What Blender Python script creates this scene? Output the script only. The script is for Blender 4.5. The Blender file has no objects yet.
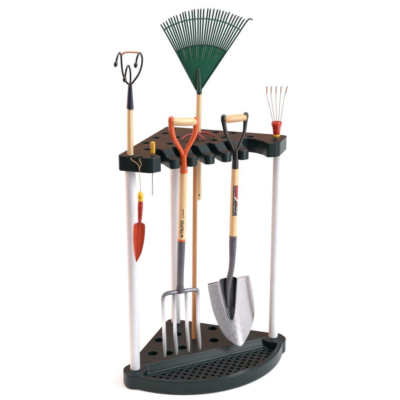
import bpy, bmesh, math, random
from mathutils import Vector, Matrix
random.seed(4)
scene = bpy.context.scene
C = scene.collection
PI = math.pi

# ------------------------------------------------------------------ helpers
YAW = 0.4634                                   # horizontal direction the free tools face
RT = Vector((math.cos(YAW), -math.sin(YAW), 0))
NB = Vector((math.sin(YAW), math.cos(YAW), 0))
def P(p0, u, z, d=0.0):
    """point in the upright plane of a tool standing at p0: u sideways, z up, d towards its front"""
    return Vector((p0[0], p0[1], 0)) + RT*u - NB*d + Vector((0, 0, z))

def nodes(name):
    m = bpy.data.materials.new(name); m.use_nodes = True
    nt = m.node_tree; b = nt.nodes['Principled BSDF']
    return m, nt, b
def noise(nt, scale=(1,1,1), sc=5, detail=4, rough=.55, coord='Object'):
    tc = nt.nodes.new('ShaderNodeTexCoord'); mp = nt.nodes.new('ShaderNodeMapping')
    mp.inputs['Scale'].default_value = scale
    nt.links.new(tc.outputs[coord], mp.inputs[0])
    n = nt.nodes.new('ShaderNodeTexNoise'); n.inputs['Scale'].default_value = sc
    n.inputs['Detail'].default_value = detail; n.inputs['Roughness'].default_value = rough
    nt.links.new(mp.outputs[0], n.inputs['Vector'])
    return n.outputs['Fac']
def ramp(nt, fac, stops):
    r = nt.nodes.new('ShaderNodeValToRGB'); e = r.color_ramp.elements
    while len(e) < len(stops): e.new(.5)
    for k, (p, c) in enumerate(stops):
        e[k].position = p; e[k].color = (c[0], c[1], c[2], 1)
    nt.links.new(fac, r.inputs[0]); return r.outputs[0]
def maprange(nt, fac, a, b, lo, hi):
    r = nt.nodes.new('ShaderNodeMapRange'); r.inputs[1].default_value = a; r.inputs[2].default_value = b
    r.inputs[3].default_value = lo; r.inputs[4].default_value = hi
    nt.links.new(fac, r.inputs[0]); return r.outputs[0]
def bump(nt, b, fac, strength, dist=.001):
    n = nt.nodes.new('ShaderNodeBump'); n.inputs['Strength'].default_value = strength
    n.inputs['Distance'].default_value = dist
    nt.links.new(fac, n.inputs['Height']); nt.links.new(n.outputs[0], b.inputs['Normal'])

def plastic(name, col, col2, rough=.4, grain=.12, spec=.5):
    m, nt, b = nodes(name)
    f = noise(nt, sc=38, detail=6)
    nt.links.new(ramp(nt, f, [(.3, col), (.7, col2)]), b.inputs['Base Color'])
    f2 = noise(nt, sc=14, detail=5)
    nt.links.new(maprange(nt, f2, .3, .7, rough-.06, rough+.08), b.inputs['Roughness'])
    b.inputs['Specular IOR Level'].default_value = spec
    f3 = noise(nt, sc=900, detail=2)
    bump(nt, b, f3, grain, .0006)
    return m
def wood(name, c1, c2, c3, rough=.42, axis=2):
    m, nt, b = nodes(name)
    s = [260, 260, 260]; s[axis] = 5
    f = noise(nt, scale=s, sc=1.0, detail=6, rough=.6)
    s2 = [14, 14, 14]; s2[axis] = 1.6
    g = noise(nt, scale=s2, sc=1.0, detail=3)
    a = nt.nodes.new('ShaderNodeMath'); a.operation = 'MULTIPLY_ADD'
    nt.links.new(f, a.inputs[0]); a.inputs[1].default_value = .6
    h = nt.nodes.new('ShaderNodeMath'); h.operation = 'MULTIPLY'; h.inputs[1].default_value = .4
    nt.links.new(g, h.inputs[0]); nt.links.new(h.outputs[0], a.inputs[2])
    nt.links.new(ramp(nt, a.outputs[0], [(.3, c1), (.5, c2), (.68, c3)]), b.inputs['Base Color'])
    b.inputs['Roughness'].default_value = rough
    b.inputs['Coat Weight'].default_value = .25; b.inputs['Coat Roughness'].default_value = .25
    bump(nt, b, f, .12, .0005)
    return m
def paint(name, col, rough=.3, var=.12, coat=.0):
    m, nt, b = nodes(name)
    f = noise(nt, sc=45, detail=6)
    d = tuple(x*(1-var) for x in col); l = tuple(min(1, x*(1+var)) for x in col)
    nt.links.new(ramp(nt, f, [(.3, d), (.7, l)]), b.inputs['Base Color'])
    b.inputs['Roughness'].default_value = rough; b.inputs['Coat Weight'].default_value = coat
    f3 = noise(nt, sc=160, detail=3); bump(nt, b, f3, .06, .0006)
    return m
def metal(name, col, rough=.35, stretch=(1,1,1), met=1.0, scale=60, bmp=.1, dr=.09):
    m, nt, b = nodes(name)
    f = noise(nt, scale=stretch, sc=scale, detail=6)
    d = tuple(x*.86 for x in col); l = tuple(min(1, x*1.12) for x in col)
    nt.links.new(ramp(nt, f, [(.3, d), (.7, l)]), b.inputs['Base Color'])
    b.inputs['Metallic'].default_value = met
    nt.links.new(maprange(nt, f, .3, .7, rough-dr, rough+dr), b.inputs['Roughness'])
    bump(nt, b, f, bmp, .0004)
    return m

M = {}
M['green'] = plastic('dark_green_plastic', (.0030,.0115,.0120), (.0055,.0165,.0170), .30, .10, .28)
M['tray'] = plastic('dark_green_tray_plastic', (.0030,.0085,.0088), (.0050,.0125,.0128), .42, .12, .30)
M['pole'] = plastic('white_tube', (.66,.67,.69), (.71,.72,.735), .34, .03)
M['ash'] = wood('pale_ash_wood', (.56,.30,.11), (.76,.52,.26), (.86,.68,.42))
M['ash_x'] = wood('pale_ash_grip', (.52,.28,.11), (.70,.45,.22), (.82,.62,.38), axis=0)
M['brown_x'] = wood('brown_grip_wood', (.36,.16,.05), (.55,.30,.12), (.72,.48,.25), axis=0)
M['tan'] = wood('tan_handle_wood', (.46,.20,.07), (.58,.28,.11), (.68,.37,.17))
M['orange'] = paint('orange_enamel', (.64,.085,.012), .26, .08, .6)
M['black'] = paint('black_enamel', (.014,.013,.013), .25, .2, .5)
M['blue'] = paint('dark_blue_enamel', (.010,.017,.040), .3, .15, .3)
M['rake'] = plastic('rake_green_plastic', (.008,.085,.050), (.014,.115,.068), .34, .05)
M['rake_dark'] = plastic('rake_dark_green', (.010,.050,.036), (.016,.070,.050), .34, .05)
M['red'] = paint('red_enamel', (.50,.035,.016), .3, .12, .3)
M['darkred'] = paint('dark_red_enamel', (.26,.012,.013), .35, .2, .2)
M['redorange'] = paint('red_orange_enamel', (.56,.05,.014), .36, .12, .15)
M['yellow'] = paint('yellow_plastic', (.85,.50,.02), .3, .05, .3)
M['copper'] = paint('orange_brown_wire', (.55,.20,.075), .35, .15)
M['wire'] = metal('thin_steel_wire', (.66,.65,.64), .4, (1,1,1), .5)
M['fan_wire'] = paint('tan_painted_wire', (.44,.31,.23), .35, .2)
M['brownwire'] = paint('brown_wire_tip', (.42,.22,.11), .4, .2)
M['steel'] = metal('bright_steel', (.43,.42,.435), .27, (1,1,.5), 1.0, 160, .008, .05)
M['rimsteel'] = metal('worn_rim_steel', (.20,.205,.22), .25)
M['socket'] = paint('grey_enamel', (.080,.076,.092), .33, .15, .2)
M['gunmetal'] = metal('dark_forged_steel', (.10,.105,.12), .30)
M['string'] = paint('tan_string', (.52,.33,.17), .8, .2)
M['ink'] = paint('black_ink', (.02,.018,.018), .5, .1)
M['lred'] = paint('label_red', (.48,.016,.024), .35, .1)
M['lwhite'] = paint('label_white', (.78,.75,.72), .35, .05)
M['hole'] = paint('dark_bore', (.008,.007,.006), .7, .1)
# amber screwdriver handle: glossy, slightly clear
m, nt, b = nodes('amber_plastic'); b.inputs['Base Color'].default_value = (.82,.44,.03,1)
b.inputs['Roughness'].default_value = .12; b.inputs['Transmission Weight'].default_value = .25; M['amber'] = m
# red trowel grip with dark speckles
m, nt, b = nodes('speckled_red_grip')
tc = nt.nodes.new('ShaderNodeTexCoord'); v = nt.nodes.new('ShaderNodeTexVoronoi'); v.inputs['Scale'].default_value = 150
nt.links.new(tc.outputs['Object'], v.inputs['Vector'])
nt.links.new(ramp(nt, v.outputs['Distance'], [(.26, (.12,.008,.006)), (.42, (.47,.028,.014))]), b.inputs['Base Color'])
b.inputs['Roughness'].default_value = .35; M['grip'] = m
# fork tines: dark grey above, blending to bright towards the tips
m, nt, b = nodes('graded_fork_steel')
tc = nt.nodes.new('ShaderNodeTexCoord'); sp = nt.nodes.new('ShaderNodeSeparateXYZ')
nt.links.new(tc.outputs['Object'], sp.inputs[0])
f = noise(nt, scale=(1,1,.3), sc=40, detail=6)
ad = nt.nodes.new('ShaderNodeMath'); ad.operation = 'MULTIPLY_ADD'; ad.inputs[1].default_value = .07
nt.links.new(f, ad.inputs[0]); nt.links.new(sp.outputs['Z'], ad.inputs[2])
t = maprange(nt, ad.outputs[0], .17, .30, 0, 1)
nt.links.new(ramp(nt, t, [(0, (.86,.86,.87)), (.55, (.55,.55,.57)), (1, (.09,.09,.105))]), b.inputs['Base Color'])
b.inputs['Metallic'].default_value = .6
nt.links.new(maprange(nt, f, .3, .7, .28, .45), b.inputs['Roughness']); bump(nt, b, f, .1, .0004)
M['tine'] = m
# floor
m, nt, b = nodes('white_paper_floor')
f = noise(nt, sc=3, detail=5)
nt.links.new(ramp(nt, f, [(.3, (.88,.88,.88)), (.7, (.90,.90,.90))]), b.inputs['Base Color'])
b.inputs['Roughness'].default_value = .9; b.inputs['Specular IOR Level'].default_value = .1; M['floor'] = m

M['grey_floor'] = paint('grey_studio_floor', (.10,.10,.105), .7, .1)

def empty(name, loc, label, cat, group=None):
    o = bpy.data.objects.new(name, None); C.objects.link(o); o.location = loc
    o.empty_display_size = .05
    o['label'] = label; o['category'] = cat
    if group: o['group'] = group
    return o
def wloc(o):
    v = Vector(o.location)
    while o.parent: o = o.parent; v = v + Vector(o.location)
    return v
def link(name, me, mat, parent=None, smooth=True, angle=40):
    o = bpy.data.objects.new(name, me); C.objects.link(o)
    if mat is not None:
        idx = [p.material_index for p in me.polygons]
        me.materials.clear()
        for q in (mat if isinstance(mat, (list, tuple)) else [mat]): me.materials.append(q)
        if isinstance(mat, (list, tuple)): me.polygons.foreach_set('material_index', idx)
    if parent:
        o.parent = parent
        off = wloc(parent)
        me.transform(Matrix.Translation(-off))
    if smooth:
        for p in me.polygons: p.use_smooth = True
        me.set_sharp_from_angle(angle=math.radians(angle))
    return o
def fin(name, bm, mat, parent=None, smooth=True, angle=40):
    bmesh.ops.recalc_face_normals(bm, faces=bm.faces)
    me = bpy.data.meshes.new(name); bm.to_mesh(me); bm.free()
    return link(name, me, mat, parent, smooth, angle)

def catmull(pts, n=6):
    pts = [Vector(p) for p in pts]
    if len(pts) < 3 or n <= 1: return pts
    out = []
    for i in range(len(pts)-1):
        p0 = pts[max(i-1, 0)]; p1 = pts[i]; p2 = pts[i+1]; p3 = pts[min(i+2, len(pts)-1)]
        for k in range(n):
            t = k/n
            out.append(.5*((2*p1)+(p2-p0)*t+(2*p0-5*p1+4*p2-p3)*t*t+(3*p1-p0-3*p2+p3)*t**3))
    out.append(pts[-1]); return out
def tube(bm, pts, rad, seg=14, sub=6, flat=1.0, flatdir=None, round_ends=False, mi=0):
    """sweep a round (or flattened) section along a smooth path; rad may be a list along the control points"""
    ctrl = [Vector(p) for p in pts]
    rl = rad if isinstance(rad, (list, tuple)) else [rad]*len(ctrl)
    path = catmull(ctrl, sub)
    n = len(path); rr = []
    for i in range(n):
        t = i/(n-1)*(len(ctrl)-1); k = min(int(t), len(ctrl)-2); rr.append(rl[k]+(rl[k+1]-rl[k])*(t-k))
    if round_ends:
        d0 = (path[0]-path[1]).normalized(); d1 = (path[-1]-path[-2]).normalized(); r0, r1 = rr[0], rr[-1]
        pre = [path[0]+d0*r0*math.sin(a) for a in (1.35,1.0,.5)]; prr = [r0*math.cos(a) for a in (1.35,1.0,.5)]
        post = [path[-1]+d1*r1*math.sin(a) for a in (.5,1.0,1.35)]; por = [r1*math.cos(a) for a in (.5,1.0,1.35)]
        path = pre+path+post; rr = prr+rr+por; n = len(path)
    tan = [(path[min(i+1, n-1)]-path[max(i-1, 0)]).normalized() for i in range(n)]
    ref = Vector(flatdir) if flatdir is not None else (Vector((0,0,1)) if abs(tan[0].z) < .9 else Vector((1,0,0)))
    rings = []; u = None
    for i in range(n):
        if flatdir is not None or u is None: u = ref-tan[i]*ref.dot(tan[i])
        else: u = u-tan[i]*u.dot(tan[i])
        u.normalize(); w = tan[i].cross(u)
        rings.append([bm.verts.new(path[i]+u*(math.cos(2*PI*k/seg)*rr[i]*flat)+w*(math.sin(2*PI*k/seg)*rr[i])) for k in range(seg)])
    fs = []
    for a, b_ in zip(rings, rings[1:]):
        for k in range(seg): fs.append(bm.faces.new((a[k], a[(k+1) % seg], b_[(k+1) % seg], b_[k])))
    fs.append(bm.faces.new(rings[0][::-1])); fs.append(bm.faces.new(rings[-1]))
    for f_ in fs: f_.material_index = mi
def lathe(bm, p0, p1, prof, seg=28, mi=0):
    """prof: (t, r) pairs along the axis p0 -> p1; t in metres from p0"""
    p0 = Vector(p0); ax = (Vector(p1)-p0).normalized()
    u = ax.cross(Vector((0,1,0)) if abs(ax.y) < .9 else Vector((1,0,0))).normalized(); w = ax.cross(u)
    rings = [[bm.verts.new(p0+ax*t+(u*math.cos(2*PI*k/seg)+w*math.sin(2*PI*k/seg))*r) for k in range(seg)] for t, r in prof]
    fs = []
    for a, b_ in zip(rings, rings[1:]):
        for k in range(seg): fs.append(bm.faces.new((a[k], a[(k+1) % seg], b_[(k+1) % seg], b_[k])))
    fs.append(bm.faces.new(rings[0][::-1])); fs.append(bm.faces.new(rings[-1]))
    for f_ in fs: f_.material_index = mi
def prism(bm, poly, z0, z1):
    a = [bm.verts.new((x, y, z0)) for x, y in poly]; b_ = [bm.verts.new((x, y, z1)) for x, y in poly]
    n = len(poly)
    bm.faces.new(a[::-1]); bm.faces.new(b_)
    for k in range(n): bm.faces.new((a[k], a[(k+1) % n], b_[(k+1) % n], b_[k]))
def circle(cx, cy, r, n=40): return [(cx+r*math.cos(2*PI*k/n), cy+r*math.sin(2*PI*k/n)) for k in range(n)]
def evaluated(o):
    dg = bpy.context.evaluated_depsgraph_get(); dg.update()
    return bpy.data.meshes.new_from_object(o.evaluated_get(dg))
def tmpobj(bm):
    bmesh.ops.recalc_face_normals(bm, faces=bm.faces)
    me = bpy.data.meshes.new('tmp'); bm.to_mesh(me); bm.free()
    o = bpy.data.objects.new('tmp', me); C.objects.link(o); return o
def kill(o):
    me = o.data; bpy.data.objects.remove(o); bpy.data.meshes.remove(me)
def moulded(name, bm, cutters, mat, parent, voxel=.0022, it=5):
    """fuse overlapping solids into one moulded skin with softened edges, then cut the openings"""
    o = tmpobj(bm)
    r = o.modifiers.new('r', 'REMESH'); r.mode = 'VOXEL'; r.voxel_size = voxel
    cs = []
    for cb in cutters:
        c = tmpobj(cb); cs.append(c)
        q = o.modifiers.new('b', 'BOOLEAN'); q.operation = 'DIFFERENCE'; q.object = c; q.solver = 'EXACT'
    if cutters:
        r2 = o.modifiers.new('r2', 'REMESH'); r2.mode = 'VOXEL'; r2.voxel_size = voxel
    s = o.modifiers.new('s', 'SMOOTH'); s.factor = .5; s.iterations = it
    me = evaluated(o); kill(o)
    for c in cs: kill(c)
    me.name = name
    return link(name, me, mat, parent, True, 180)

# ------------------------------------------------------------------ floor
bm = bmesh.new()
ZP = -.0525
org = Vector((0, -.2, 0))
def fan(bm, z, pts): bm.faces.new([bm.verts.new((q.x, q.y, z)) for q in pts])
FRONT = .70
fan(bm, ZP, [org-NB*FRONT-RT*60, org-NB*FRONT+RT*60, org+NB*60+RT*60, org+NB*60-RT*60])
fl = fin('floor', bm, M['floor'], None, False); fl['kind'] = 'structure'
bm = bmesh.new(); prism(bm, circle(0, 0, 90, 64), ZP-.1, ZP-.004)
fl = fin('studio_floor', bm, M['grey_floor'], None, False); fl['kind'] = 'structure'

# ------------------------------------------------------------------ the rack
A = .2741
rack = empty('tool_rack', (0, -.2, -.05), 'dark green plastic corner tool rack with three white poles, holding all the garden tools', 'tool rack')
def edge_pt(side, n, e):
    """corner frame at a front pole: n inward from the outer edge, e along the edge towards the back corner"""
    s = .70711
    x, y = -A+n*s+e*s, -A-n*s+e*s
    return (x*(1 if side < 0 else -1), y)
# base -------------------------------------------------
RC, YC = .360, -.104
def arc(r, a0, a1, n=48): return [(r*math.cos(a0+(a1-a0)*k/n), YC+r*math.sin(a0+(a1-a0)*k/n)) for k in range(n+1)]
aL, aR = math.radians(212), math.radians(328)
bm = bmesh.new()
OFF = .034
deck = [edge_pt(-1, -OFF, 0), edge_pt(-1, -OFF, .34)]
deck += [(-.016, .031), (-.008, .0365), (.008, .0365), (.016, .031)]
deck += [edge_pt(1, -OFF, .34), edge_pt(1, -OFF, 0), (.30, -.266), (-.30, -.266)]
prism(bm, deck, -.05, 0)
for s in (-1, 1): prism(bm, circle(s*A, -A, .041), -.05, .001)
for s in (-1, 1): prism(bm, circle(s*(A+.006), -A-.012, .036), -.05, .0005)
outer = arc(RC, aL, aR); inner = arc(RC-.019, aR, aL)
prism(bm, outer+inner, -.05, -.002)
prism(bm, arc(RC-.006, aL, aR), -.05, -.044)                 # bottom pan under the tray
prism(bm, [(-.272,-.262), (-.272,-.2955), (.272,-.2955), (.272,-.262)], -.05, -.0265)   # ledge at the foot of the riser
prism(bm, [(-.262,-.2600), (-.262,-.2680), (.262,-.2680), (.262,-.2600)], -.05, .0028)   # raised lip along the front of the deck
q = [(-.25, -.05), (-.25, 0), (-.2675, 0), (-.2800, -.0215), (-.2800, -.05)]               # sloping riser
la = [bm.verts.new((-.268, y, z)) for y, z in q]; lb = [bm.verts.new((.268, y, z)) for y, z in q]
bm.faces.new(la); bm.faces.new(lb[::-1])
for k in range(5): bm.faces.new((la[k], lb[k], lb[(k+1) % 5], la[(k+1) % 5]))
cut = bmesh.new()
base_holes = [(-.173,-.192), (.173,-.192), (-.110,-.107), (.110,-.107), (.069,-.198), (-.060,-.198), (-.030,-.092), (-.122,-.215)]
for (x, y) in base_holes: prism(cut, circle(x, y, .0165, 28), -.040, .03)
base = moulded('base', bm, [cut], M['green'], rack, .0022, 5)
# lattice tray
bm = bmesh.new()
import itertools
def inside(x, y): return y < -.294 and x*x+(y-YC)**2 < (RC-.0175)**2
def clipseg(a, b, n=240):
    ins = [k for k in range(n+1) if inside(a[0]+(b[0]-a[0])*k/n, a[1]+(b[1]-a[1])*k/n)]
    if len(ins) < 3: return None
    f = lambda k: (a[0]+(b[0]-a[0])*k/n, a[1]+(b[1]-a[1])*k/n)
    return f(ins[0]), f(ins[-1])
SP, WB = .0235, .0058
def bar(a, b, w, z0, z1):
    d = Vector((b[0]-a[0], b[1]-a[1])).normalized(); q = Vector((-d.y, d.x))*w
    prism(bm, [(a[0]+q.x, a[1]+q.y), (a[0]-q.x, a[1]-q.y), (b[0]-q.x, b[1]-q.y), (b[0]+q.x, b[1]+q.y)], z0, z1)
for sgn, z1 in ((1, -.0270), (-1, -.0274)):
    for k in range(-40, 41):
        c0 = k*SP
        dx, dy = .7071, .7071*sgn; nx, ny = -dy, dx
        a = (nx*c0-dx*.7, -.37+ny*c0-dy*.7); b_ = (nx*c0+dx*.7, -.37+ny*c0+dy*.7)
        s = clipseg(a, b_)
        if s: bar(s[0], s[1], WB, -.036, z1)
fin('lattice_tray', bm, M['tray'], base, False)
# poles ------------------------------------------------
for (x, y) in ((-A, -A), (A, -A), (.0065, -.003)):
    bm = bmesh.new(); r = .0170
    lathe(bm, (x, y, -.002), (x, y, 1), [(0, r), (.375, r), (.3758, r-.0007), (.3776, r-.0007), (.3784, r), (.718, r)] if y > -.1 else [(0, r), (.2, r), (.45, r), (.718, r)], 40)
    fin('pole', bm, M['pole'], rack)
    bm = bmesh.new()
    prof = [(0, r+.010), (.0025, r+.0095), (.0048, r+.0065), (.0056, r+.0012)]
    lathe(bm, (x, y, -.0015), (x, y, 1), prof, 40); fin('pole_collar', bm, M['green'], base)
# shelf ------------------------------------------------
Z1, Z0 = .756, .706
bm = bmesh.new()
SO = .034
body = [edge_pt(-1, -SO, .01), edge_pt(-1, -SO, .345), (-.009, .039), (-.003, .044), (.003, .044), (.009, .039),
        edge_pt(1, -SO, .345), edge_pt(1, -SO, .01), (.262, -.236), (.205, -.240), (-.205, -.240), (-.262, -.236)]
prism(bm, body, Z0, Z1)
for s in (-1, 1):                                             # the two corner boxes
    box = [edge_pt(s, -SO, -.014), edge_pt(s, -SO+.007, -.023), edge_pt(s, .072, -.023), edge_pt(s, .084, -.016),
           edge_pt(s, .101, .009), edge_pt(s, .097, .017), edge_pt(s, .073, .036), edge_pt(s, .055, .066), edge_pt(s, .048, .10), edge_pt(s, -SO, .10)]
    prism(bm, box, Z0, Z1)
teeth = [-.138, -.076, -.013, .050, .114]
for x in teeth:                                               # prongs between the hanging channels
    prof = [(-.20, Z0), (-.20, Z1), (-.256, Z1), (-.266, Z1-.002), (-.290, Z1-.0155), (-.298, Z1-.0175), (-.316, Z1-.018), (-.316, Z0)]
    for wa in (.0178,):
        L_ = [bm.verts.new((x-wa, y, z)) for y, z in prof]; R2 = [bm.verts.new((x+wa, y, z)) for y, z in prof]
        bm.faces.new(L_[::-1]); bm.faces.new(R2)
        for k in range(len(prof)):
            kk = (k+1) % len(prof); bm.faces.new((L_[k], L_[kk], R2[kk], R2[k]))
    nose = [(x-.0185, -.28)]+[(x-.0185*math.copysign(abs(math.cos(a))**.62, math.cos(a)), -.309-.0185*abs(math.sin(a))**.62) for a in [PI*k/16 for k in range(17)]]+[(x+.0185, -.28)]
    prism(bm, nose, Z0-.001, Z1-.0182)
    root = [(x-.0185,-.264), (x-.0192,-.2545), (x-.0215,-.247), (x-.0255,-.2415), (x-.0320,-.2385), (x-.0320,-.22)]
    prism(bm, root+[(2*x-q[0], q[1]) for q in root[::-1]], Z0, Z1)      # rounded back of each hanging channel
cut = bmesh.new()
shelf_holes = [(-.165,-.150), (-.195,-.235), (-.100,-.195), (-.105,-.095), (-.050,-.048), (0,.0), (.115,-.112), (.165,-.15), (.19,-.225), (.105,-.195),
               (.0155,-.157), (.0696,-.0698), (-.040,-.120), (.055,-.215), (-.030,-.215)]
for (x, y) in shelf_holes: prism(cut, circle(x, y, .0125, 26), Z1-.030, Z1+.03)
for dx in (.012, .041):                                       # slots in the edge of the left corner box
    q = [edge_pt(-1, dx-.0075, -.03), edge_pt(-1, dx+.0075, -.03), edge_pt(-1, dx+.006, -.007), edge_pt(-1, dx-.006, -.007)]
    prism(cut, q, Z1-.014, Z1+.02)
prism(cut, circle(*edge_pt(1, .048, .002), .0085, 24), Z1-.02, Z1+.02)
shelf = moulded('shelf', bm, [cut], M['green'], rack, .0016, 6)

# ------------------------------------------------------------------ three tine cultivator (left corner)
p = (-.274, -.274)
t = empty('hand_cultivator', (p[0], p[1], .75), 'pale handled cultivator with dark blue socket and three curled black tines', 'cultivator')
bm = bmesh.new(); tube(bm, [P(p,.0012,.745), P(p,.002,.83), P(p,.0038,.908)], [.0098,.0094,.0086], 20, 4, round_ends=False)
fin('handle', bm, M['ash'], t)
bm = bmesh.new(); tube(bm, [P(p,.0036,.903), P(p,.004,.909), P(p,.0048,.945), P(p,.006,.982)], [.0112,.0113,.0085,.0052], 20, 3)
fin('socket', bm, M['blue'], t)
def tine(pts, tip):
    bm = bmesh.new(); tube(bm, pts, .0030, 10, 7, round_ends=True)
    d = (pts[-1]-pts[-2]).normalized()
    lathe(bm, pts[-1]-d*.012, pts[-1]+d, [(0,.0028), (.004,.0052), (.010,.0062), (.014,.005), (.018,.001)], 14)
    fin('tine', bm, M['black'], t)
tine([P(p,.006,.976), P(p,-.0065,.988), P(p,-.0155,1.012), P(p,-.0185,1.042,.004), P(p,-.0190,1.067,.008), P(p,-.0228,1.078,.018), P(p,-.0285,1.067,.028), P(p,-.0345,1.043,.033)], 0)
tine([P(p,.006,.976), P(p,.019,.991), P(p,.0345,1.014), P(p,.0435,1.042,.004), P(p,.0445,1.066,.008), P(p,.038,1.078,.018), P(p,.031,1.065,.026), P(p,.026,1.040,.030)], 0)
tine([P(p,.006,.976,.002), P(p,.0080,1.000,.006), P(p,.0078,1.026,.012), P(p,.0035,1.040,.020), P(p,-.0022,1.030,.028), P(p,-.006,1.010,.032), P(p,-.0085,.997,.034)], 0)
bm = bmesh.new(); tube(bm, [P(p,-.0192,1.066,.008), P(p,-.0125,1.0755,.008), P(p,.0,1.079,.008), P(p,.022,1.0785,.008), P(p,.038,1.076,.008), P(p,.0445,1.064,.008)], .0026, 10, 6)
fin('bow_wire', bm, M['copper'], t)

# ------------------------------------------------------------------ leaf rake
p = (.060, -.065)
t = empty('leaf_rake', tuple(P(p,.011,.52)), 'tall leaf rake with a wide green plastic fan head on a pale wooden handle', 'rake')
bm = bmesh.new(); tube(bm, [P(p,.0125,.508), P(p,.011,.70), P(p,.0112,.80), P(p,.0135,.905)], .0092, 20, 5, round_ends=True)
h = fin('handle', bm, M['ash'], t)
bm = bmesh.new(); c_ = P(p,.0135,.5215,.0087); lathe(bm, c_, c_-NB, [(0,.0030), (.0012,.0028)], 16)
fin('hang_hole', bm, M['hole'], h)
bm = bmesh.new(); tube(bm, [P(p,.0132,.893,.002), P(p,.0125,.93,.003), P(p,.012,.972,.004)], [.0100,.0085,.0055], 18, 4, round_ends=True)
fin('socket', bm, M['rake_dark'], t)
AX, AZ = .0098, .888
def pol(r, ang, d=0): return P(p, AX+r*math.sin(ang), AZ+r*math.cos(ang), d)
a0, a1, NT = math.radians(-27.6), math.radians(33.6), 30
def lerp(a, b, f_): return a+(b-a)*f_
bm = bmesh.new(); grid = []
NA, NR = 51, 14
for s in (0, 1):
    g = []
    for i in range(NA+1):
        ft = i/NA; ang = lerp(a0, a1, ft); row = []
        for j in range(NR+1):
            r = lerp(.012, lerp(.164, .179, ft), j/NR)
            d = .010*(1-((ft-.5)*2)**2)*(j/NR) + .0012*math.cos(ft*PI*2*(NT-1))*(j/NR)**2 - s*.0026
            row.append(bm.verts.new(pol(r, ang, d)))
        g.append(row)
    grid.append(g)
for s in (0, 1):
    g = grid[s]
    for i in range(NA):
        for j in range(NR): bm.faces.new((g[i][j], g[i+1][j], g[i+1][j+1], g[i][j+1]))
for i in range(NA):
    for j in (0, NR): bm.faces.new((grid[0][i][j], grid[0][i+1][j], grid[1][i+1][j], grid[1][i][j]))
for j in range(NR):
    for i in (0, NA): bm.faces.new((grid[0][i][j], grid[0][i][j+1], grid[1][i][j+1], grid[1][i][j]))
head = fin('fan_head', bm, M['rake'], t)
bm = bmesh.new()
for s in (0, 1):                                             # rolled rims along both sides of the fan
    ang = (a0, a1)[s]; tube(bm, [pol(.014, ang, .002), pol(.09, ang, .002), pol(lerp(.165, .18, s), ang, .002)], .0024, 8, 4)
tube(bm, [pol(lerp(.163,.178,k/30), lerp(a0, a1, k/30), .010*(1-((k/30-.5)*2)**2)) for k in range(31)], .0022, 8, 2)
fin('rim', bm, M['rake_dark'], head)
for i in range(NT):
    ft = i/(NT-1); ang = lerp(a0, a1, ft)
    db = .010*(1-((ft-.5)*2)**2)
    rf = lerp(.162, .177, ft); rt = lerp(.276, .306, ft)+.006*math.sin(ft*PI)+random.uniform(-.0015, .0015)
    da = random.uniform(-.006, .006); hk = .001 if ft < .97 else .038
    if ft > .97: rt += .012
    bm = bmesh.new()
    tube(bm, [pol(rf, ang, db), pol(lerp(rf, rt, .5), ang+da*.5, db+.002), pol(rt-.022, ang+da, db+.006), pol(rt-.007, ang+da+hk*.3, db+.012), pol(rt-.004, ang+da+hk, db+.026)],
         [.0027,.0026,.0025,.0024,.0019], 8, 4, flat=.7, flatdir=NB)
    fin('tine', bm, M['rake_dark'], t)
bm = bmesh.new()
tube(bm, [pol(lerp(.249,.263,k/24)+.003*math.sin(PI*k/24), lerp(a0-.006, a1+.006, k/24), .010*(1-((k/24-.5)*2)**2)+.005) for k in range(25)], .0028, 8, 2, flat=.8)
fin('cross_brace', bm, M['rake'], t)

# ------------------------------------------------------------------ red long handled cultivator in the middle of the shelf
t = empty('red_cultivator', (.010, -.151, 0), 'dark red pronged cultivator head lying low on the shelf, on a tan wooden pole', 'cultivator')
bm = bmesh.new(); tube(bm, [(.010,-.151,-.030), (.012,-.153,.3), (.0155,-.157,.768)], .0086, 20, 5)
fin('handle', bm, M['tan'], t)
bm = bmesh.new(); lathe(bm, (.0155,-.157,.748), (.0155,-.157,1), [(0,.0098), (.015,.0098), (.020,.0068), (.022,.002)], 18)
fin('ferrule', bm, M['darkred'], t)
for pts in ([(.0155,-.157,.7675), (-.004,-.159,.7690), (-.026,-.164,.7670), (-.046,-.174,.7592)],
            [(.0155,-.157,.7675), (.034,-.154,.7700), (.056,-.160,.7685), (.077,-.178,.7592)],
            [(.0155,-.157,.7675), (.019,-.175,.7680), (.021,-.196,.7650), (.022,-.212,.7592)]):
    bm = bmesh.new(); tube(bm, pts, [.0052,.0050,.0046,.0030], 12, 6, flat=.75, round_ends=True)
    fin('prong', bm, M['darkred'], t)

# ------------------------------------------------------------------ digging fork
YF, KF = -.250, -.055/.71
def F(x, z, d=0): return Vector((x, YF+KF*z-d, z))
t = empty('digging_fork', (-.104, -.25, 0), 'four tined steel digging fork with an orange handle frame and pale wooden grip', 'garden fork')
bm = bmesh.new()
ga, gb = F(-.1460,.8570), F(-.0640,.8494); L_ = (gb-ga).length
lathe(bm, ga, gb, [(0,.0108), (.002,.0118), (L_*.3,.0128), (L_*.5,.0131), (L_*.7,.0128), (L_-.002,.0118), (L_,.0108)], 28)
fin('grip', bm, M['ash_x'], t)
bm = bmesh.new()
tube(bm, [F(-.1490,.8660), F(-.1485,.856), F(-.1465,.830), F(-.1385,.803), F(-.1225,.776), F(-.1085,.752), F(-.1035,.725), F(-.1025,.700)], [.0100,.0105,.0092,.0082,.0078,.0076,.0072,.0070], 16, 6, flat=.75, flatdir=(0,-1,0), round_ends=True)
tube(bm, [F(-.0610,.8570), F(-.0615,.848), F(-.0620,.823), F(-.0680,.799), F(-.0820,.774), F(-.0940,.752), F(-.0985,.725), F(-.0995,.700)], [.0100,.0105,.0092,.0082,.0078,.0076,.0072,.0070], 16, 6, flat=.75, flatdir=(0,-1,0), round_ends=True)
tube(bm, [F(-.1009,.745), F(-.1009,.715), F(-.1009,.684)], [.0090,.0135,.0142], 20, 3)
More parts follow.
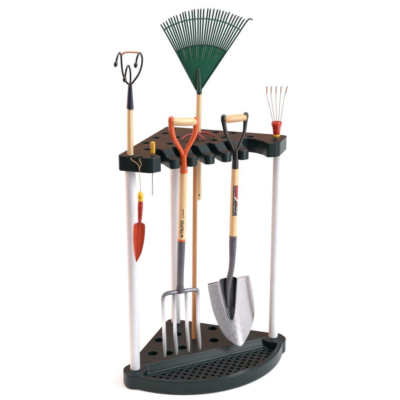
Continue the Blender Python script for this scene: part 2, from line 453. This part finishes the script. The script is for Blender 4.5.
fr = fin('handle_frame', bm, M['orange'], t)
bm = bmesh.new()
for zz in (.700,):
    c_ = F(-.1009, zz, .0135); lathe(bm, c_, c_+Vector((0,-1,0)), [(0,.0032), (.0016,.0028), (.0022,.001)], 12)
fin('rivet', bm, M['steel'], fr)
bm = bmesh.new(); tube(bm, [F(-.1009,.690), F(-.1000,.60), F(-.1003,.52), F(-.1009,.440)], [.0128,.0132,.0134,.0130], 28, 6)
shaft = fin('shaft', bm, M['ash'], t)
bm = bmesh.new(); tube(bm, [F(-.1009,.4495), F(-.1009,.443)], .0138, 28, 1); fin('ferrule', bm, M['orange'], t)
bm = bmesh.new(); tube(bm, [F(-.1009,.444), F(-.1011,.40), F(-.1013,.333), F(-.1010,.285), F(-.1008,.252)], [.0136,.0132,.0122,.0118,.0150], 24, 5)
fin('socket', bm, M['socket'], t)
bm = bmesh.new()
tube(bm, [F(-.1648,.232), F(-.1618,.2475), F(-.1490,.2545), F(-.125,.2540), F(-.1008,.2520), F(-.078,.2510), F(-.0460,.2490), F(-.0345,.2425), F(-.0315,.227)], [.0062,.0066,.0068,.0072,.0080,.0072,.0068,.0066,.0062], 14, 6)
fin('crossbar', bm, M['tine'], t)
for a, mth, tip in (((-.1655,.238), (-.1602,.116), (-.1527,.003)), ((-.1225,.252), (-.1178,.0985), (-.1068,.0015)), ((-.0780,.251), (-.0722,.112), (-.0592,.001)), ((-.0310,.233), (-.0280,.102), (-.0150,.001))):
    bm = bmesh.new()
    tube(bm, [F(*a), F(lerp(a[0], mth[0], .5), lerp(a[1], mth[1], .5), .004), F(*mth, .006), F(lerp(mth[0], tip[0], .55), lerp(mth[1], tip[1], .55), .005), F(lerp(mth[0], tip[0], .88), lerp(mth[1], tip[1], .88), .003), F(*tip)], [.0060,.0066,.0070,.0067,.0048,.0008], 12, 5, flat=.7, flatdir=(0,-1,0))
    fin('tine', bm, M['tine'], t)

# curved print on round handles
def text_mesh(body, size, bold=0.0):
    cu = bpy.data.curves.new('txt', 'FONT'); cu.body = body; cu.size = size; cu.resolution_u = 3; cu.fill_mode = 'BOTH'; cu.offset = size*bold
    o = bpy.data.objects.new('txt', cu); C.objects.link(o); me = evaluated(o)
    bpy.data.objects.remove(o); bpy.data.curves.remove(cu); return me
def wrap(bm, me, axis_pt, z0, r, ang0, slant=0, mi=0):
    """lay flat lettering on an upright round handle, reading upwards; axis_pt(z) gives the handle centre"""
    vs = []
    for v in me.vertices:
        z = z0+v.co.x; a = ang0-(v.co.y+slant*v.co.x)/r
        d = -NB*math.cos(a)+RT*math.sin(a); vs.append(bm.verts.new(axis_pt(z)+d*r))
    for f_ in me.polygons:
        try: bm.faces.new([vs[k] for k in f_.vertices]).material_index = mi
        except ValueError: pass
def flatmesh(polys):
    me = bpy.data.meshes.new('flat'); vs = []; fs = []
    for pl in polys:
        fs.append(list(range(len(vs), len(vs)+len(pl)))); vs += [(x, y, 0) for x, y in pl]
    me.from_pydata(vs, [], fs); return me
bm = bmesh.new()
ax = lambda z: F(-.1009 if z < .48 else lerp(-.1009, -.1001, (z-.48)/.1), z)
w1 = text_mesh('TRUPER', .0135, .035)
for v in w1.vertices: v.co.x *= 1.0
bmx = max(v.co.x for v in w1.vertices)
for v in w1.vertices: v.co.x *= .050/bmx
wrap(bm, w1, ax, .4705, .01375, .42)
w2 = text_mesh('Classic', .0090, .008)
bmx = max(v.co.x for v in w2.vertices)
for v in w2.vertices: v.co.x *= .033/bmx; v.co.x += v.co.y*.3
wrap(bm, w2, ax, .526, .01365, .52, .10)
ring = flatmesh([[(.0045*math.cos(q*PI/8)*rr_, .0045*math.sin(q*PI/8)*rr_+.0045) for q, rr_ in ((k, 1), (k+1, 1), (k+1, .62), (k, .62))] for k in range(16)])
wrap(bm, ring, ax, .4635, .01375, .42)
wrap(bm, flatmesh([[(-.0028,.0032), (.0028,.0032), (.0028,.0056), (-.0028,.0056)]]), ax, .4635, .01375, .42)
fin('lettering', bm, M['ink'], shaft, False)

# ------------------------------------------------------------------ shovel
YS, KS = -.290, -.02/.71
def S(x, z, d=0): return Vector((x, YS+KS*z-d, z))
t = empty('shovel', (.085, -.29, 0), 'round point shovel with broad steel blade, black handle frame and pale wooden grip', 'shovel')
bm = bmesh.new(); ga, gb = S(.0415,.8457), S(.1192,.8462); L_ = (gb-ga).length
lathe(bm, ga, gb, [(0,.0104), (.002,.0112), (L_*.3,.0122), (L_*.5,.0124), (L_*.7,.0122), (L_-.002,.0112), (L_,.0104)], 28)
fin('grip', bm, M['brown_x'], t)
bm = bmesh.new()
tube(bm, [S(.0390,.854), S(.0392,.846), S(.0410,.832), S(.0500,.797), S(.0665,.767), S(.0795,.740), S(.0840,.715)], [.0095,.0098,.0075,.0062,.0062,.0066,.0066], 16, 6, flat=.8, flatdir=(0,-1,0), round_ends=True)
tube(bm, [S(.1215,.854), S(.1213,.846), S(.1205,.829), S(.1180,.801), S(.1085,.775), S(.0955,.742), S(.0895,.715)], [.0095,.0098,.0075,.0062,.0062,.0066,.0066], 16, 6, flat=.8, flatdir=(0,-1,0), round_ends=True)
tube(bm, [S(.0872,.745), S(.0868,.715), S(.0866,.676)], [.0085,.0108,.0122], 20, 3)
fin('handle_frame', bm, M['black'], t)
bm = bmesh.new(); tube(bm, [S(.0866,.682), S(.0860,.60), S(.0856,.52), S(.0854,.430)], [.0116,.0124,.0128,.0128], 28, 6)
shaft = fin('shaft', bm, M['ash'], t)
bm = bmesh.new(); tube(bm, [S(.0854,.437), S(.0853,.40), S(.0850,.346), S(.0844,.308,-.004), S(.0832,.284,-.010), S(.0822,.255,-.017), S(.0820,.215,-.021), S(.0830,.155,-.020)], [.0134,.0130,.0108,.0100,.0104,.0105,.0085,.0030], 24, 6)
sk = fin('socket', bm, M['socket'], t)
bm = bmesh.new()
for zz in (.425,):
    c_ = S(.0854, zz, .0128); lathe(bm, c_, c_+Vector((-.3,-1,0)), [(0,.0030), (.0012,.0026), (.0018,.001)], 12)
fin('rivet', bm, M['gunmetal'], sk)
# blade
LE = [(.2544,.0138), (.2303,.0160), (.1930,.0214), (.1559,.0281), (.1192,.0375), (.0828,.0498), (.0570,.0643), (.0398,.0800), (.0261,.0968), (.0190,.1095)]
RE = [(.2548,.1806), (.2052,.1948), (.1538,.2027), (.1183,.2010), (.0934,.1921), (.0716,.1757), (.0520,.1562), (.0359,.1392), (.0227,.1242), (.0190,.1155)]
def bend(x, z):
    f_ = max(0.0, (.2750-z)/.2707)
    return .026-4.0*(x-(.095+.022*f_))**2+.012*f_+.034*f_*f_-.042
def frogc(z):
    wv = max(0.0, (z-.116)/.148); return wv, lerp(.0865, .0810, min(1, wv)), .0305*wv**.55+.0008
def interp(tab, z):
    if z >= tab[0][0]: return tab[0][1]
    for (z0, x0), (z1, x1) in zip(tab, tab[1:]):
        if z1 <= z <= z0:
            f_ = (z0-z)/(z0-z1); return x0+(x1-x0)*f_
    return tab[-1][1]
def smoothedge(tab):
    pts = catmull([Vector((x, 0, z)) for z, x in tab], 10); return [(q.z, q.x) for q in pts]
LEs, REs = smoothedge(LE), smoothedge(RE)
NU, NV = 110, 120
bm = bmesh.new(); front = []; back = []
lay = {}
for j in range(NV+1):
    fz = 1-(1-j/NV)**.92
    xl, xr = interp(LEs, lerp(.2544, .0190, fz)), interp(REs, lerp(.2548, .0190, fz)); rowf = []; rowb = []
    for i in range(NU+1):
        u = i/NU; x = lerp(xl, xr, u)
        ztop = .2544+.0577*u-.0573*u*u
        z = lerp(ztop, .0190, fz)
        d = bend(x, z)
        # open frog: a V shaped hollow running down from the socket
        wv, cx, hw = frogc(z)
        q = abs(x-cx)/hw if z > .116 else 9
        if q < 1.3:
            dep = .014*min(1, wv*3+.15)
            if q < .85: d -= dep*(1-(q/.85)**4*.35)
            elif q < 1.0: d += lerp(-dep*.65, .003, (q-.85)/.15)
            else: d += .003*(1-(q-1)/.3)
        # shallow rolled tread along the top edge
        if fz < .02 and q > 1.2: d += .002*(1-fz/.02)
        v = S(x, z, d)
        rowf.append(bm.verts.new(v)); rowb.append(bm.verts.new(v+Vector((0,.0022,0))))
        lay[(i, j)] = q
    front.append(rowf); back.append(rowb)
for j in range(NV):
    for i in range(NU):
        f1 = bm.faces.new((front[j][i], front[j+1][i], front[j+1][i+1], front[j][i+1]))
        if min(lay[(i, j)], lay[(i+1, j)], lay[(i, j+1)], lay[(i+1, j+1)]) < .985: f1.material_index = 1
        bm.faces.new((back[j][i], back[j][i+1], back[j+1][i+1], back[j+1][i]))
for i in range(NU):
    bm.faces.new((front[0][i], front[0][i+1], back[0][i+1], back[0][i])); bm.faces.new((front[NV][i], back[NV][i], back[NV][i+1], front[NV][i+1]))
for j in range(NV):
    bm.faces.new((front[j][0], back[j][0], back[j+1][0], front[j+1][0])); bm.faces.new((front[j][NU], front[j+1][NU], back[j+1][NU], back[j][NU]))
bl = fin('blade', bm, [M['steel'], M['gunmetal']], t, True, 50)
def surf(x, z): return S(x, z, bend(x, z)+.0035)
rim = []
rz = [.2645-.0055*k for k in range(27)]+[.1185]
for z in rz: wv, cx, hw = frogc(z); rim.append(surf(cx-hw, z))
rim.append(surf(.0865, .1155))
for z in rz[::-1]: wv, cx, hw = frogc(z); rim.append(surf(cx+hw, z))
bm = bmesh.new(); tube(bm, rim, .0022, 10, 3, round_ends=True); fin('frog_rim', bm, M['rimsteel'], bl)
# sticker on the shaft
ax = lambda z: S(lerp(.0856, .0860, (z-.52)/.08), z)
bm = bmesh.new()
def patch(x0, x1, y0, y1, lift, mi, zb=.512, n=10):
    polys = []
    for k in range(n):
        ya, yb = lerp(y0, y1, k/n), lerp(y0, y1, (k+1)/n); polys.append([(x0, ya), (x1, ya), (x1, yb), (x0, yb)])
    wrap(bm, flatmesh(polys), ax, zb, .0128+lift, ang_c, 0, mi)
ang_c = .30
patch(0, .106, -.0105, .0085, .0004, 0)
patch(.056, .106, -.0105, -.0010, .0007, 1)
patch(.036, .052, -.0095, -.0045, .0007, 1)
def glyph(x, y, w_, h_):                                        # worn, unreadable small print
    for q in range(random.choice((2, 3, 3))):
        if random.random() < .5: patch(x+random.uniform(0, w_*.7), x+w_, y+h_*q/3, y+h_*q/3+.0011, .0009, 2, n=1)
        else: yy = y+random.uniform(0, h_*.3); xx = x+w_*q/3; patch(xx, xx+.0008, yy, yy+h_*.7, .0009, 2, n=2)
for k in range(13): glyph(.050+k*.0042, .0020, .0030, .0046)
for k in range(9): glyph(.003+k*.0050, .0012, .0036, .0050)
for k in range(6): glyph(.004+k*.0052, -.0085, .0036, .0056)
sw = [(-1.0,-.9), (-.55,-1.0), (-.05,-.55), (.25,.0), (.65,.35), (1.0,.30), (1.05,.75), (.55,.95), (.05,.55), (-.3,.0), (-.6,-.45), (-.95,-.45)]
wrap(bm, flatmesh([[(.058+q[0]*.009, -.0025+q[1]*.0055) for q in sw]]), ax, .512, .0139, ang_c, 0, 2)
fin('label', bm, [M['ink'], M['lred'], M['lwhite']], shaft, False)

# ------------------------------------------------------------------ hand fan rake (right corner)
p = (.274, -.262)
t = empty('hand_rake', (p[0], p[1], .75), 'small hand rake with a flared red socket and five thin wire tines', 'hand rake')
bm = bmesh.new(); lathe(bm, P(p,-.0003,.7540), P(p,-.0005,1), [(0,.0100), (.004,.0108), (.008,.0106), (.0105,.0095)], 24); fin('ring', bm, M['yellow'], t)
bm = bmesh.new(); lathe(bm, P(p,-.0004,.7625), P(p,-.0012,.81), [(0,.0105), (.002,.0118), (.016,.0135), (.0285,.0158), (.0315,.0178), (.0405,.0182), (.0435,.0168), (.044,.0140), (.0395,.0130)], 28); fin('socket', bm, M['red'], t)
for u0, um, ut in ((-.0125,-.0360,-.0387), (-.007,-.0225,-.0238), (-.001,-.0070,-.0068), (.005,.0085,.0102), (.0110,.0225,.0300)):
    bm = bmesh.new()
    pts = [P(p,u0,.800), P(p,lerp(u0,um,.45),.845,.002), P(p,um,.893,.005), P(p,lerp(um,ut,.5),.908,.007)]
    tube(bm, pts, .00105, 8, 5)
    tn = fin('tine', bm, M['fan_wire'], t)
    bm = bmesh.new(); tube(bm, [P(p,lerp(um,ut,.45),.905,.007), P(p,lerp(um,ut,.7),.917,.009), P(p,ut,.928,.012), P(p,ut+.0006,.930,.019)], [.0014,.0019,.0019,.0014], 8, 4, round_ends=True)
    fin('tip', bm, M['brownwire'], tn)

# ------------------------------------------------------------------ trowel hanging on a string
p = (-.262, -.330)
t = empty('hand_trowel', tuple(P(p,-.003,.74)), 'red hand trowel with a yellow knob, hanging on a string before the left white pole', 'trowel')
bm = bmesh.new(); q0 = edge_pt(-1, .012, -.006); q1 = edge_pt(-1, .041, -.006)
zj = .7235
tube(bm, [Vector((q0[0], q0[1], .7490)), Vector(edge_pt(-1,.012,-.0235)+(.7490,)), P(p,-.0085,.737,.001), P(p,-.0037,zj)], .0011, 8, 5)
tube(bm, [Vector((q1[0], q1[1], .7490)), Vector(edge_pt(-1,.041,-.0235)+(.7490,)), P(p,.0025,.737,.001), P(p,-.0037,zj)], .0011, 8, 5)
tube(bm, [P(p,-.0037,zj+.002), P(p,-.0028,.69), P(p,-.0009,.645)], .0011, 8, 4)
lathe(bm, P(p,-.0037,zj-.003), P(p,-.0037,1), [(0,.0008), (.0015,.0022), (.004,.0022), (.0055,.0008)], 10)
fin('string', bm, M['string'], t)
bm = bmesh.new(); lathe(bm, P(p,-.0022,.6155), P(p,-.0008,.70), [(0,.0072), (.003,.0088), (.012,.0098), (.022,.0092), (.028,.0070), (.0315,.0035), (.033,.001)], 24); kn = fin('knob', bm, M['yellow'], t)
bm = bmesh.new(); c_ = P(p,-.002,.631,.0094); lathe(bm, c_, c_-NB, [(0,.0018), (.0008,.0016)], 10); fin('hang_hole', bm, M['hole'], kn)
bm = bmesh.new(); lathe(bm, P(p,-.0060,.548), P(p,-.0022,.617), [(0,.0052), (.006,.0066), (.020,.0074), (.045,.0086), (.062,.0084), (.0695,.0076)], 24); fin('handle', bm, M['grip'], t)
bm = bmesh.new()
prof = [(.5505,-.0100,-.0020), (.5440,-.0150,.0020), (.5395,-.0245,.0098), (.5200,-.0268,.0104), (.4940,-.0280,.0082), (.4700,-.0276,.0042), (.4450,-.0260,-.0020), (.4250,-.0230,-.0110), (.4150,-.0212,-.0168), (.4108,-.0196,-.0188)]
cr = catmull([Vector((a, b_, z)) for z, a, b_ in prof], 5); fr_, bk_ = [], []
for q in cr:
    rf, rb = [], []
    for i in range(21):
        u = i/20; c = (u-.5)*2; d = -.0055*(1-c*c)*min(1, (q.y-q.x)/.03)+.002*max(0, 1-abs(c)*5)
        v = P(p, lerp(q.x, q.y, u), q.z, d+.004); rf.append(bm.verts.new(v)); rb.append(bm.verts.new(v+NB*.0016))
    fr_.append(rf); bk_.append(rb)
for j in range(len(cr)-1):
    for i in range(20):
        bm.faces.new((fr_[j][i], fr_[j+1][i], fr_[j+1][i+1], fr_[j][i+1])); bm.faces.new((bk_[j][i], bk_[j][i+1], bk_[j+1][i+1], bk_[j+1][i]))
    for i in (0, 20): bm.faces.new((fr_[j][i], bk_[j][i], bk_[j+1][i], fr_[j+1][i]))
for j in (0, len(cr)-1):
    for i in range(20): bm.faces.new((fr_[j][i], fr_[j][i+1], bk_[j][i+1], bk_[j][i]))
fin('blade', bm, M['redorange'], t)

# ------------------------------------------------------------------ screwdriver
p = (-.207, -.310)
t = empty('screwdriver', tuple(P(p,-.004,.75)), 'screwdriver with a golden amber handle pushed through the left end of the shelf', 'screwdriver')
bm = bmesh.new()
seg = 36; p0 = P(p,-.0036,.7565); rings = []
for z, r in ((0,.0064), (.002,.0078), (.006,.0080), (.036,.0080), (.040,.0078), (.043,.0066), (.0445,.0040)):
    rings.append([bm.verts.new(p0+Vector((math.cos(2*PI*k/seg), math.sin(2*PI*k/seg), 0))*(r*(1-.09*(.5+.5*math.cos(6*2*PI*k/seg)) if .002 < z < .042 else r/1))*(1 if .002 < z < .042 else 1)+Vector((0,0,z))) if True else None for k in range(seg)])
for k in range(seg): pass
for a, b_ in zip(rings, rings[1:]):
    for k in range(seg): bm.faces.new((a[k], a[(k+1) % seg], b_[(k+1) % seg], b_[k]))
bm.faces.new(rings[0][::-1]); bm.faces.new(rings[-1])
fin('handle', bm, M['amber'], t, True, 60)
bm = bmesh.new(); lathe(bm, P(p,-.0038,.7540), P(p,-.0038,1), [(0,.0080), (.0012,.0086), (.003,.0086), (.0042,.0076)], 24); fin('collar', bm, M['black'], t)
bm = bmesh.new(); lathe(bm, P(p,-.0068,.622), P(p,-.0040,.752), [(0,.0016), (.004,.0023), (.130,.0023)], 14); fin('shank', bm, M['wire'], t)

# ------------------------------------------------------------------ studio light
w = bpy.data.worlds.new('World'); scene.world = w; w.use_nodes = True
nt = w.node_tree; bg = nt.nodes['Background']
tc = nt.nodes.new('ShaderNodeTexCoord'); sp = nt.nodes.new('ShaderNodeSeparateXYZ'); nt.links.new(tc.outputs['Generated'], sp.inputs[0])
def mr(fac, a, b, lo, hi, smooth=True):
    r = nt.nodes.new('ShaderNodeMapRange'); r.interpolation_type = 'SMOOTHSTEP' if smooth else 'LINEAR'
    for k, v in enumerate((a, b, lo, hi)): r.inputs[k+1].default_value = v
    nt.links.new(fac, r.inputs[0]); return r.outputs[0]
def mixc(f, a, b):
    m_ = nt.nodes.new('ShaderNodeMix'); m_.data_type = 'RGBA'
    nt.links.new(f, m_.inputs[0])
    for s_, v in ((6, a), (7, b)):
        if isinstance(v, tuple): m_.inputs[s_].default_value = (*v, 1)
        else: nt.links.new(v, m_.inputs[s_])
    return m_.outputs[2]
# low walls of the studio: warm behind and to the left, cool in front and to the right; a wide white light bank overhead
side = nt.nodes.new('ShaderNodeMath'); side.operation = 'MULTIPLY_ADD'; side.inputs[1].default_value = -1.2
nt.links.new(sp.outputs['Y'], side.inputs[0]); nt.links.new(sp.outputs['X'], side.inputs[2])
low = mixc(mr(side.outputs[0], -.6, .6, 0, 1), (.62,.27,.155), (.10,.115,.14))
up = mixc(mr(sp.outputs['Z'], .52, .74, 0, 1), low, (1.9,1.98,2.04))
nt.links.new(up, bg.inputs['Color']); bg.inputs['Strength'].default_value = 1.0

def area(name, loc, target, size, power, col):
    l = bpy.data.lights.new(name, 'AREA'); l.shape = 'RECTANGLE'; l.size, l.size_y = size; l.energy = power; l.color = col
    o = bpy.data.objects.new(name, l); C.objects.link(o); o.location = loc
    o.rotation_euler = (Vector(target)-Vector(loc)).to_track_quat('-Z', 'Y').to_euler(); return o
area('softbox', (1.5, -2.1, 1.9), (.05, -.25, .4), (.8, 1.3), 62, (.97,.98,1.0))
area('added_blade_strip', (1.05, -2.15, .42), (.11, -.3, .12), (.36, .85), 9.0, (1.0,1.0,1.0))  # added unseen lamp, gives the shovel blade its bright band
area('warm_lamp', (-2.2, 1.1, 1.0), (0, -.2, .45), (.5, 1.4), 24, (1.0,.42,.20))

# ------------------------------------------------------------------ camera
cam = bpy.data.cameras.new('Camera'); co = bpy.data.objects.new('Camera', cam); C.objects.link(co)
PITCH, DIST = .3031, 3.0188
fw = Vector((math.sin(YAW)*math.cos(PITCH), math.cos(YAW)*math.cos(PITCH), -math.sin(PITCH)))
co.location = Vector((.0104, -.2, .5452))-fw*DIST
co.rotation_euler = fw.to_track_quat('-Z', 'Y').to_euler()
cam.sensor_width = 36; cam.lens = 36*877.0134/400; cam.clip_start = .05; cam.clip_end = 200
scene.camera = co
vs = scene.view_settings; vs.view_transform = 'Standard'; vs.look = 'None'; vs.exposure = 0; vs.gamma = 1; vs.use_curve_mapping = False
scene.cycles.max_bounces = 8
